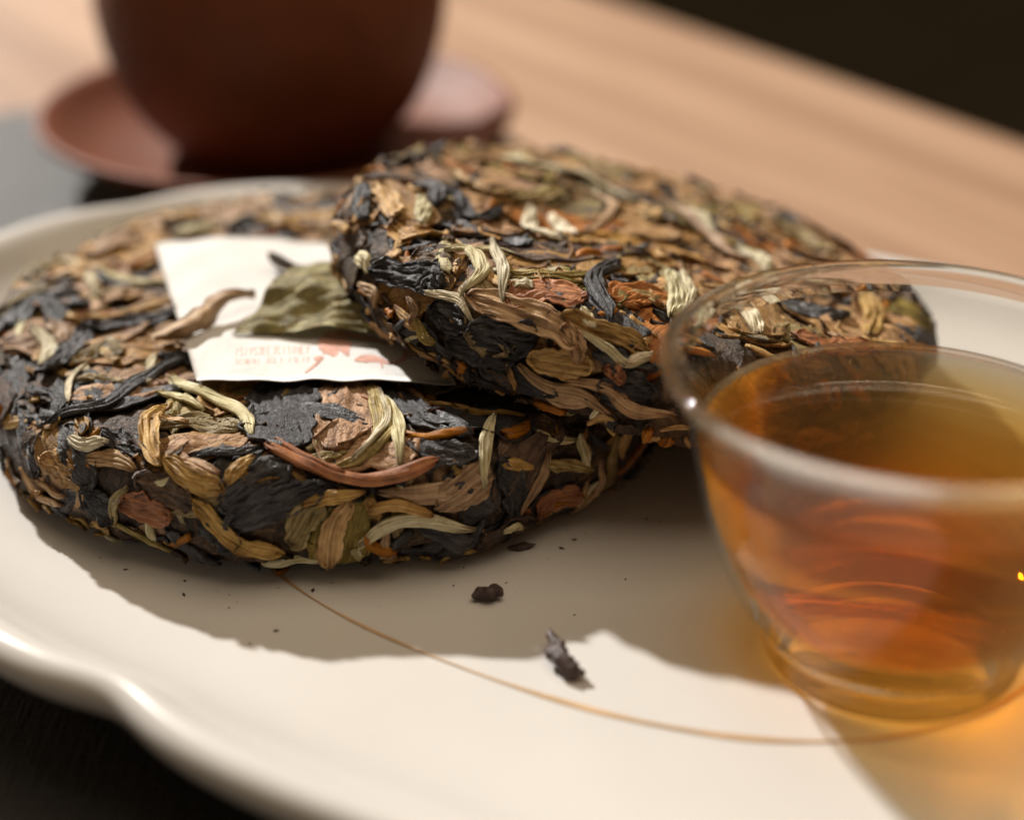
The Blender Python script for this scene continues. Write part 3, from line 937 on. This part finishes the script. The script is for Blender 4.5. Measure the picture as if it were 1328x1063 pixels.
H2 = [
 ('dark', Z4([(600, 390), (800, 415), (1000, 430), (1220, 430)]), 3.2, .3),
 ('brown', Z4([(240, 300), (330, 330), (440, 330)]), 3.0, .3),
 ('brown', Z4([(480, 340), (600, 330), (740, 320)]), 2.6, .3),
 ('brown', Z4([(900, 380), (1060, 360), (1200, 380)]), 2.8, .25),
 ('pale', Z4([(745, 85), (950, 145), (1175, 225)]), 1.5, .9),
 ('pale', Z4([(640, 60), (720, 80), (800, 105)]), 1.2, .9),
 ('tan', Z4([(470, 115), (580, 195), (690, 205)]), 1.7, .9),
 ('olive', Z4([(620, 190), (760, 215), (900, 200)]), 1.7, .7),
 ('tan', Z4([(860, 170), (1000, 215), (1075, 260), (1000, 330), (880, 340)]), .8, .9),
 ('pale', Z4([(755, 250), (785, 335), (885, 395)]), 1.4, 1.1),
 ('pale', Z4([(850, 270), (900, 310), (930, 350)]), 1.5, .8),
 ('slate', Z4([(470, 195), (540, 285), (650, 262)]), 1.6, .8),
 ('slate', Z4([(330, 150), (400, 190), (410, 240)]), 1.5, .8),
 ('slate', Z4([(120, 190), (125, 300)]), 1.2, .7),
 ('pale', Z4([(330, 225), (360, 260), (350, 300)]), 1.3, .9),
 ('tan', Z4([(180, 190), (220, 240), (240, 290)]), 1.5, .8),
 ('pale', Z4([(445, 425), (535, 425), (575, 500), (505, 590)]), 1.15, 1.2),
 ('pale', Z4([(612, 395), (655, 490), (665, 620)]), .95, 1.2),
 ('olive', Z4([(670, 490), (850, 520), (1010, 520)]), .9, .9),
 ('olive', Z4([(680, 525), (850, 548), (980, 550)]), .6, .9),
 ('brown', Z4([(670, 610), (800, 590), (970, 620)]), 2.5, .6, 'red'),
 ('slate', Z4([(1090, 470), (1005, 560), (1055, 690)]), 1.3, 1.1),
 ('brown', Z4([(1060, 610), (1180, 590), (1300, 600)]), 2.6, .5, 'red'),
 ('slate', Z4([(160, 500), (290, 530), (420, 520)]), 1.9, .7),
 ('slate', Z4([(330, 570), (370, 540), (420, 560)]), 1.5, .8),
 ('slate', Z4([(390, 640), (470, 680), (550, 720)]), 1.9, .7),
 ('slate', Z4([(550, 720), (680, 745), (790, 735)]), 1.7, .7),
 ('dark', Z4([(300, 440), (380, 430), (480, 470)]), 2.0, .4),
 ('tan', Z4([(530, 605), (700, 660), (850, 720), (945, 800)]), 1.7, 1.1),
 ('tan', Z4([(880, 730), (930, 790), (960, 850)]), 1.3, 1.2),
 ('brown', Z4([(760, 835), (880, 860), (1000, 880)]), 1.9, .9, 'tan'),
 ('olive', Z4([(340, 690), (360, 750), (400, 785)]), .9, .9),
 ('pale', Z4([(375, 595), (490, 612), (545, 690)]), .6, 1.1),
 ('tan', Z4([(720, 870), (820, 955), (960, 990), (1060, 1050)]), 1.0, .8),
 ('tan', Z4([(905, 935), (1050, 960), (1150, 1030), (1300, 1045)]), 1.0, .8),
 ('tan', Z4([(890, 690), (1060, 740), (1210, 810)]), 1.2, .9),
 ('pale', Z4([(950, 740), (1060, 800), (1130, 858), (1215, 848)]), .55, 1.2),
 ('pale', Z4([(1130, 860), (1180, 830), (1230, 820)]), .5, 1.2),
 ('brown', Z4([(1045, 875), (1080, 890), (1125, 920)]), 1.0, 1.0, 'red'),
 ('slate', Z4([(1000, 830), (1100, 850), (1230, 890)]), 1.5, .6),
 ('slateflat', Z4([(1020, 960), (1120, 950), (1240, 960)]), 2.0, .4),
 ('pale', Z4([(950, 660), (990, 690), (1010, 720)]), .9, 1.0),
 ('pale', Z4([(690, 545), (730, 560), (770, 580)]), .9, .9),
 ('slateflat', Z4([(450, 760), (560, 800), (700, 850)]), 2.4, .3),
 ('slateflat', Z4([(560, 870), (700, 930), (850, 990)]), 2.4, .3),
 ('tan', Z4([(110, 560), (170, 590), (170, 640)]), .9, .9),
 ('tan', Z4([(300, 610), (330, 650), (310, 700)]), .7, .9),
 ('pale', Z4([(90, 470), (130, 460), (140, 510)]), 1.1, .9),
 ('tan', Z4([(250, 640), (300, 700), (360, 740)]), .8, .7),
 ('dark', Z4([(150, 640), (230, 740), (330, 820)]), 2.0, .5),
 ('tan', Z4([(200, 700), (300, 790), (400, 850)]), .8, .6),
 ('pale', Z0([(870, 360), (878, 380), (872, 405)]), 1.6, 1.1),
 ('pale', Z0([(885, 355), (895, 372), (890, 395)]), .9, 1.1),
 ('tan', Z0([(862, 268), (915, 305), (968, 340)]), 1.5, 1.0),
 ('pale', Z0([(870, 268), (900, 285), (925, 305)]), 1.0, 1.2),
 ('pale', Z0([(960, 320), (985, 335), (1000, 350)]), 1.3, .9),
 ('olive', Z0([(1000, 290), (1040, 305), (1080, 325)]), 1.5, .9),
 ('tan', Z0([(1010, 320), (1050, 335), (1085, 345)]), 1.5, .7),
 ('pale', Z0([(935, 380), (965, 395), (985, 425)]), 1.5, 1.0),
 ('slateflat', Z0([(1000, 385), (1050, 395), (1100, 405)]), 2.5, .5),
 ('brown', Z0([(1030, 430), (1080, 440), (1130, 445)]), 2.5, .6, 'red'),
 ('tan', Z0([(1120, 375), (1135, 400), (1130, 430)]), 1.6, .9),
]
def heroes(cake, lst, r):
    for it in lst:
        kind, pts, hw, lay = it[:4]
        m = it[4] if len(it) > 4 else None
        if kind == 'tan' and hw >= 1.2: kind, m = 'brown', m or 'tan'
        if kind == 'olive' and hw >= 1.5: kind, m = 'brown', m or 'olive'
        if kind == 'slate' and hw >= 1.6: kind = 'slateflat'
        sp = [cake.hit(x, y) for x, y in pts]
        cake.add(sp, hw / 1000, kind, lay / 1000, r, mat=m, nu=40, nv=19)
r1 = np.random.default_rng(101); r2 = np.random.default_rng(202)
FLATS = {'brown': .60, 'dark': .12, 'slateflat': .13, 'slate': .03, 'olive': .04, 'tan': .05, 'pale': .01, 'red': .01}
MIXED = {'brown': .40, 'dark': .12, 'slateflat': .09, 'slate': .06, 'olive': .08, 'tan': .14, 'pale': .08, 'red': .02}
PT_SIDE = {'brown': .16, 'dark': .22, 'slateflat': .16, 'slate': .16, 'olive': .08, 'tan': .13, 'pale': .04, 'red': .05}
fill(c1, r1, 190, lambda p: FLATS if p[1] < .006 else MIXED, PT_SIDE, inside2)
heroes(c1, H1, r1)
fragments(c1, r1, 520, inside2)
fill(c2, r2, 170, lambda p: FLATS if r2.random() < .6 else MIXED, PT_SIDE, inside1)
heroes(c2, H2, r2)
fragments(c2, r2, 560, inside1)

# ------------------------------------------------------------------ paper slip with red print
ZP = c1.c[2] + c1.h + .0022
pw = [at(x, y, ZP) for x, y in ((200, 318), (441, 309), (592, 495), (255, 494))]
nu, nv = 48, 36
def paper_pt(u, v):
    p = (pw[0] * (1 - u) + pw[1] * u) * (1 - v) + (pw[3] * (1 - u) + pw[2] * u) * v
    z = ZP + .00010 * math.sin(23 * u - 9 * v) + .00008 * math.sin(31 * v + 14 * u + 2 * math.sin(6 * u)) + .00040 * math.sin(5 * u + 3 * v) + .00035 * math.sin(9 * v - 2 * u + 1) - .0006 * max(0, u - .6) ** 2 * 6
    z += .0007 * max(0, 1 - v * 4) * math.sin(3 * u) + .0006 * max(0, v * 5 - 4) * math.sin(4 * u + .5)
    e = .00022 * math.sin(31 * u) * (1 if v in (0, 1) else 0)
    return np.array([p[0], p[1] + e, z])
V = [paper_pt(i / (nu - 1), j / (nv - 1)) for j in range(nv) for i in range(nu)]
V = np.array(V)
NVp = len(V)
V = np.concatenate([V, V - [0, 0, .00013]])
F = []
for j in range(nv - 1):
    for i in range(nu - 1):
        a = j * nu + i
        F.append((a, a + nu, a + nu + 1, a + 1)); F.append((NVp + a, NVp + a + 1, NVp + a + nu + 1, NVp + a + nu))
loop = [j * nu for j in range(nv)] + [(nv - 1) * nu + i for i in range(1, nu)] + [j * nu + nu - 1 for j in range(nv - 2, -1, -1)] + [i for i in range(nu - 2, 0, -1)]
for k in range(len(loop)):
    a, b_ = loop[k], loop[(k + 1) % len(loop)]
    F.append((b_, a, NVp + a, NVp + b_)[::-1])
paper = mesh_obj('paper_slip', V, F, M['paper'])
tag(paper, 'white paper slip with red print pinned between the two tea cakes', 'paper')

# invert the bilinear map once on a grid so that print drawn on the slip follows its waves
g = np.linspace(0, 1, 121)
GU, GV = np.meshgrid(g, g)
GP = np.array([paper_pt(u, v)[:2] for u, v in zip(GU.ravel(), GV.ravel())])
def on_paper(px, py, lift=.00005):
    t_ = at(px, py, ZP)[:2]
    k = np.argmin(((GP - t_) ** 2).sum(1))
    z = paper_pt(GU.ravel()[k], GV.ravel()[k])[2]
    for _ in range(2):
        t_ = at(px, py, z)[:2]
        k = np.argmin(((GP - t_) ** 2).sum(1)); z = paper_pt(GU.ravel()[k], GV.ravel()[k])[2]
    return np.array([t_[0], t_[1], z + lift])
def ribbon(pts, widths):
    """flat stroke on the paper: pts in photo pixels, widths in mm"""
    P = catmull(np.array(pts, float), max(8, 3 * len(pts)))
    Wd = np.interp(np.linspace(0, 1, len(P)), np.linspace(0, 1, len(widths)), widths) / 2000
    Q = np.array([on_paper(*p) for p in P])
    T = np.gradient(Q, axis=0); T[:, 2] = 0; T /= np.linalg.norm(T, axis=1)[:, None] + 1e-12
    B = np.stack([-T[:, 1], T[:, 0], 0 * T[:, 0]], -1)
    V = np.concatenate([Q + B * Wd[:, None], Q - B * Wd[:, None]]); n = len(Q)
    return V, [(k, n + k, n + k + 1, k + 1) for k in range(n - 1)]
def join(parts):
    Vs, Fs, o = [], [], 0
    for V, F in parts:
        Vs.append(V); Fs += [tuple(i + o for i in f) for f in F]; o += len(V)
    return np.concatenate(Vs), Fs
GL = {'I': [[(.5, 0), (.5, 1)]], 'S': [[(1, .1), (.3, 0), (.2, .4), (.8, .6), (.8, 1), (0, .95)]], 'Y': [[(0, 0), (.5, .5), (1, 0)], [(.5, .5), (.5, 1)]],
      'E': [[(1, 0), (0, 0), (0, 1), (1, 1)], [(0, .5), (.8, .5)]], 'C': [[(1, .1), (.4, 0), (0, .5), (.4, 1), (1, .9)]], 'H': [[(0, 0), (0, 1)], [(1, 0), (1, 1)], [(0, .5), (1, .5)]],
      '3': [[(0, 0), (.9, .1), (.4, .5), (.9, .8), (0, 1)]], 'J': [[(.8, 0), (.8, .8), (.3, 1), (0, .8)]], '1': [[(.2, .2), (.6, 0), (.6, 1)]], 'L': [[(0, 0), (0, 1), (.9, 1)]],
      'O': [[(.5, 0), (0, .5), (.5, 1), (1, .5), (.5, 0)]]}
def text_line(s, x0, y0, x1, y1, hgt, wd):
    parts = []
    n = len(s)
    for i, ch in enumerate(s):
        if ch == ' ': continue
        cw = (x1 - x0) / n
        bx, by = x0 + cw * i, y0 + (y1 - y0) * i / n
        for st in GL[ch]:
            P = [(bx + cw * .72 * a + .8 * (1 - b), by + hgt * b) for a, b in st]
            if len(P) == 2: P = [P[0], ((P[0][0] + P[1][0]) / 2, (P[0][1] + P[1][1]) / 2), P[1]]
            parts.append(ribbon(P, [wd]))
    return join(parts)
def Z8(x, y): return (200 + x / 3.162, 290 + y / 3.162)
parts = []
a = Z8(330, 510); b_ = Z8(640, 500)
V, F = text_line('ISIYS3EE3CI1IHEY', a[0], a[1], b_[0], b_[1], 10, .13)
mesh_obj('printed_text', V, F, M['ink'], paper, False)
a = Z8(330, 556); b_ = Z8(640, 545)
V, F = text_line('SCOEOI 3CL1 I1LIY', a[0], a[1], b_[0], b_[1], 6.5, .08)
mesh_obj('printed_text', V, F, M['ink'], paper, False)
R_ = lambda pts, wds: ribbon([Z8(*p) for p in pts], wds)
emb = [R_([(715, 440), (730, 470), (742, 505), (735, 545)], [.5, 4.2, 5.0, .4]),
       R_([(690, 535), (730, 515), (770, 505), (795, 545)], [.3, 1.6, 2.2, .2]),
       R_([(730, 450), (790, 462), (850, 470), (930, 485), (955, 500)], [2.6, 3.0, 1.8, 1.2, .3]),
       R_([(690, 548), (665, 575), (620, 612)], [.5, .45, .35]),
       R_([(664, 560), (676, 553), (690, 556)], [.8, 1.6, .5]),
       R_([(820, 562), (865, 555), (915, 560), (960, 574), (1005, 568), (1030, 545), (1022, 515)], [.4, 2.6, 2.2, .9, .7, .8, .5]),
       R_([(930, 575), (935, 592)], [.3, .2])]
for i, (V, F) in enumerate(emb): V[:, 2] += .00001 * i
V, F = join(emb)
mesh_obj('printed_emblem', V, F, M['ink'], paper, False)

# ------------------------------------------------------------------ loose leaves lying on the slip
def free_leaf(name, rows, mat, thick=.00028, nu=40, nv=26, wob=0.0, fold=0.0, seed=0, label='', cat='leaf'):
    """rows: list of edge-to-edge rows, each a list of (px, py, z mm above the slip); lofted smoothly"""
    R = [np.array([at(x, y, ZP + z / 1000) for x, y, z in row]) for row in rows]
    cols = np.array([catmull(r_, nu) for r_ in R])           # rows x nu x 3
    grid = np.array([catmull(cols[:, k], nv) for k in range(nu)])   # nu x nv x 3
    w1, w2 = Waves(.006, 12, seed), Waves(.0022, 14, seed + 1)
    P = grid.reshape(-1, 3)
    P = P + np.array([0, 0, 1.0]) * (wob * (w1(P) + .35 * w2(P)))[:, None]
    fu, fv = np.meshgrid(np.linspace(0, 1, nu), np.linspace(0, 1, nv), indexing='ij')
    P = P + np.array([0, 0, 1.0]) * (fold * (1.4 * np.abs(np.sin(7 * fv + 1.4 * np.sin(4 * fu + seed))) + .35 * np.sin(31 * fv + 9 * np.abs(fv - .5) * 6 * fu) + .25 * np.sin(26 * fu - 18 * np.abs(fv - .45)))).reshape(-1, 1)
    du = np.gradient(grid, axis=0); dv = np.gradient(grid, axis=1)
    n = np.cross(du, dv).reshape(-1, 3); n /= np.linalg.norm(n, axis=1)[:, None] + 1e-12
    if n[:, 2].mean() < 0: n = -n; flip = True
    else: flip = False
    V = np.concatenate([P + n * thick / 2, P - n * thick / 2]); NV = len(P)
    F = []
    for i in range(nu - 1):
        for j in range(nv - 1):
            a = i * nv + j
            F.append((a, a + nv, a + nv + 1, a + 1)); F.append((NV + a, NV + a + 1, NV + a + nv + 1, NV + a + nv))
    loop = [i * nv for i in range(nu)] + [(nu - 1) * nv + j for j in range(1, nv)] + [i * nv + nv - 1 for i in range(nu - 2, -1, -1)] + [j for j in range(nv - 2, 0, -1)]
    for k in range(len(loop)):
        a, b_ = loop[k], loop[(k + 1) % len(loop)]
        F.append((b_, a, NV + a, NV + b_)[::-1])
    if flip: F = [f[::-1] for f in F]
    L1 = np.linalg.norm(grid[-1, nv // 2] - grid[0, nv // 2]) * 1000; L2 = np.linalg.norm(grid[nu // 2, -1] - grid[nu // 2, 0]) * 1000
    uu, vv = np.meshgrid(np.linspace(0, L1, nu), np.linspace(0, L2, nv), indexing='ij')
    uv = np.stack([uu.ravel(), vv.ravel()], -1)
    o = mesh_obj(name, V, F, mat, None, True, np.concatenate([uv, uv]))
    tag(o, label, cat)
    return o
free_leaf('dried_leaf', [
    [(374, 352, 4.0), (410, 346, 4.6), (460, 345, 5.0), (520, 350, 4.5)],
    [(352, 371, 4.2), (400, 368, 5.6), (455, 366, 5.2), (520, 372, 4.0)],
    [(338, 398, 1.6), (390, 392, 3.2), (450, 390, 4.6), (520, 400, 3.4)],
    [(318, 422, .7), (380, 414, 1.5), (445, 414, 2.6), (520, 424, 2.6)],
    [(299, 434, .4), (370, 432, .5), (440, 430, 1.4), (520, 446, .6)]],
    M['green'], thick=.00014, wob=.00020, fold=.00050, seed=5, label='crumpled green dried leaf lying on the white paper slip', nu=60, nv=44)
free_leaf('leaf_scrap', [
    [(196, 434, .6), (228, 414, 2.6), (258, 398, 3.0), (272, 384, 3.4), (300, 376, 3.6), (330, 377, 2.2)],
    [(200, 441, .2), (234, 428, 2.4), (264, 412, 2.6), (280, 394, 3.0), (302, 384, 3.2), (331, 382, 1.4)],
    [(212, 440, -.2), (240, 436, .6), (270, 422, .8), (284, 404, 1.4), (304, 390, 1.6), (330, 386, .6)]],
    M['tan'], wob=.00018, seed=9, label='small curled tan leaf scrap arching over the left edge of the paper', nu=40, nv=14)
free_leaf('leaf_tip', [
    [(347, 326, 3.4), (365, 334, 3.2), (385, 342, 2.6), (402, 350, 1.8)],
    [(350, 338, 1.6), (366, 344, 1.6), (384, 350, 1.4), (402, 354, 1.0)],
    [(356, 346, .4), (370, 350, .5), (386, 354, .5), (402, 357, .6)]],
    M['dark'], wob=.0002, seed=12, label='tiny dark brown leaf tip behind the crumpled green leaf', nu=22, nv=10)

# ------------------------------------------------------------------ crumbs on the plate
def crumb(px, py, pts, rad, label, seed, squash=.8):
    """a small crooked shred: pts in mm about its foot"""
    root = at(px, py, 0)
    w = Waves(.0016, 12, seed); w2 = Waves(.0006, 14, seed + 3)
    P = catmull(np.array(pts, float) / 1000, 26)
    R = np.interp(np.linspace(0, 1, 26), np.linspace(0, 1, len(rad)), rad) / 1000
    V, F = tube(P, R, 20)
    V = np.array(V)
    c = np.repeat(P, 20, axis=0)
    V = c + (V - c) * (1 + .15 * w(V) + .06 * w2(V))[:, None]
    V[:, 2] *= squash
    V[:, 2] -= V[:, 2].min() - .00004
    o = mesh_obj('tea_crumb', V, F, M['crumb'])
    o.location = (root[0], root[1], 0)
    tag(o, label, 'crumb')
    return o
crumb(632, 782, [(-1.9, .2, .8), (-.8, .9, 1.0), (.3, .6, 1.1), (1.2, 1.0, 1.2), (1.9, .4, .8)], [.25, 1.0, .85, 1.05, .3],
      'chunky dark brown tea crumb between the cake and the long curled crumb', 41, .95)
crumb(735, 872, [(-2.0, 5.4, 2.6), (-1.7, 3.6, 2.0), (-1.0, 1.6, 1.6), (-.3, .0, 1.2), (.8, -1.2, .9), (2.2, -1.6, .8)], [.35, .8, 1.25, 1.2, 1.05, .35],
      'long curled dark brown tea crumb by the thin brown line', 47, .9)
crumb(676, 712, [(-1.9, -.3, .3), (-.5, 0, .35), (.8, .3, .35), (2.0, .7, .3)], [.15, .8, .75, .1],
      'flat black tea crumb at the foot of the tea cake', 53, .45)
for px, py, s_ in ((588, 760, 1), (811, 752, 1), (745, 798, .8)):
    crumb(px, py, [(-.12, 0, .1), (0, .05, .12), (.14, 0, .1)], [.05, .12 * s_, .04], 'tiny dark tea speck lying loose on the plate', 60 + px, .8)['group'] = 'specks on the plate'

# fine tea dust that fell off round the lower cake
rd_ = np.random.default_rng(77)
Vs, Fs, off = [], [], 0
for _ in range(70):
    a = rd_.uniform(3.4, 6.1); rr_ = .0515 + abs(rd_.normal(0, .006))
    c = np.array([c1.c[0] + rr_ * math.cos(a), c1.c[1] + rr_ * math.sin(a), .00008])
    L_ = rd_.uniform(.00006, .00022) * (1 + 2 * (rd_.random() < .12)); th = rd_.uniform(0, 6.28)
    d = np.array([math.cos(th), math.sin(th), 0]) * L_; e = np.array([-math.sin(th), math.cos(th), 0]) * L_ * rd_.uniform(.3, .8)
    up = np.array([0, 0, L_ * .5])
    Vs += [c - d, c + e, c + d, c - e, c + up, c - up * .3]
    Fs += [tuple(off + i for i in f) for f in ((0, 4, 1), (1, 4, 2), (2, 4, 3), (3, 4, 0), (0, 1, 5), (1, 2, 5), (2, 3, 5), (3, 0, 5))]
    off += 6
du_ = mesh_obj('tea_dust', np.array(Vs), Fs, M['crumb'], None, False)
tag(du_, 'fine dark tea dust scattered on the plate round the lower cake', 'tea dust', kind='stuff')

# ------------------------------------------------------------------ glass cup and tea
CUP = (.0468, -.0645, .0002)
outer = [(.0150, .0), (.0157, .0006), (.0160, .0018), (.0159, .0034), (.0162, .0046), (.0187, .0076), (.0211, .0122), (.0230, .0170), (.0244, .0215), (.0257, .0275), (.0268, .0325), (.0281, .0360), (.0293, .0380)]
outer = smooth_profile(outer, 60)
rimp = [(.0297, .0386), (.02990, .0391), (.02985, .0396), (.02950, .0399), (.02900, .0400), (.02850, .0398), (.0282, .0394)]
inner = smooth_profile([(.0281, .0388), (.0270, .0360), (.0257, .0325), (.0246, .0275), (.0233, .0215), (.0219, .0170), (.0198, .0124), (.0170, .0086), (.0135, .0070), (.0090, .0063), (.0001, .0061)], 60)
bot = [(0, .0012), (.0095, .0011), (.0128, .0008), (.0143, .0002)]
V, F = lathe(bot + [tuple(p) for p in outer] + rimp + [tuple(p) for p in inner[:-1]] + [(0, .0061)], 160, False)
F = [f[::-1] for f in F]
cup = mesh_obj('glass_cup', V, F, [M['glass'], M['glass_wall'], M['glass_wet']])
cup.location = CUP
tag(cup, 'clear flared glass cup filled with amber tea on the plate', 'cup')
# tea: follows the inner wall, a hair inside the glass, with a small meniscus at the wall
ZT = TEA_TOP
iw = np.array([p for p in inner[::-1] if p[1] < ZT - .0004])
rt_ = float(np.interp(ZT, inner[::-1, 1], inner[::-1, 0]))
tp = [(0, .00603)] + [(p[0] + .00010 if p[0] > .0002 else .0002, p[1] - .00008) for p in iw[1:]] + [(rt_ + .0001, ZT + .0005), (rt_ - .0003, ZT + .0002), (rt_ - .0010, ZT + .00004), (rt_ - .002, ZT), (0, ZT)]
V, F = lathe(tp, 160, False)
F = [f[::-1] for f in F]
tea = mesh_obj('tea', V, F, M['tea'])
tea.location = CUP
tag(tea, 'clear amber orange tea filling the glass cup', 'tea')
# make every closed mesh face outward
for o in (cup, tea, dish, so):
    bm = bmesh.new(); bm.from_mesh(o.data)
    bmesh.ops.remove_doubles(bm, verts=bm.verts, dist=1e-7)
    bmesh.ops.recalc_face_normals(bm, faces=bm.faces)
    bm.to_mesh(o.data); bm.free()
for p_ in cup.data.polygons:
    c_ = p_.center
    inward = c_.x * p_.normal.x + c_.y * p_.normal.y < 0
    if inward and .0058 < c_.z < ZT: p_.material_index = 2
    elif .0062 < c_.z < .0366: p_.material_index = 1
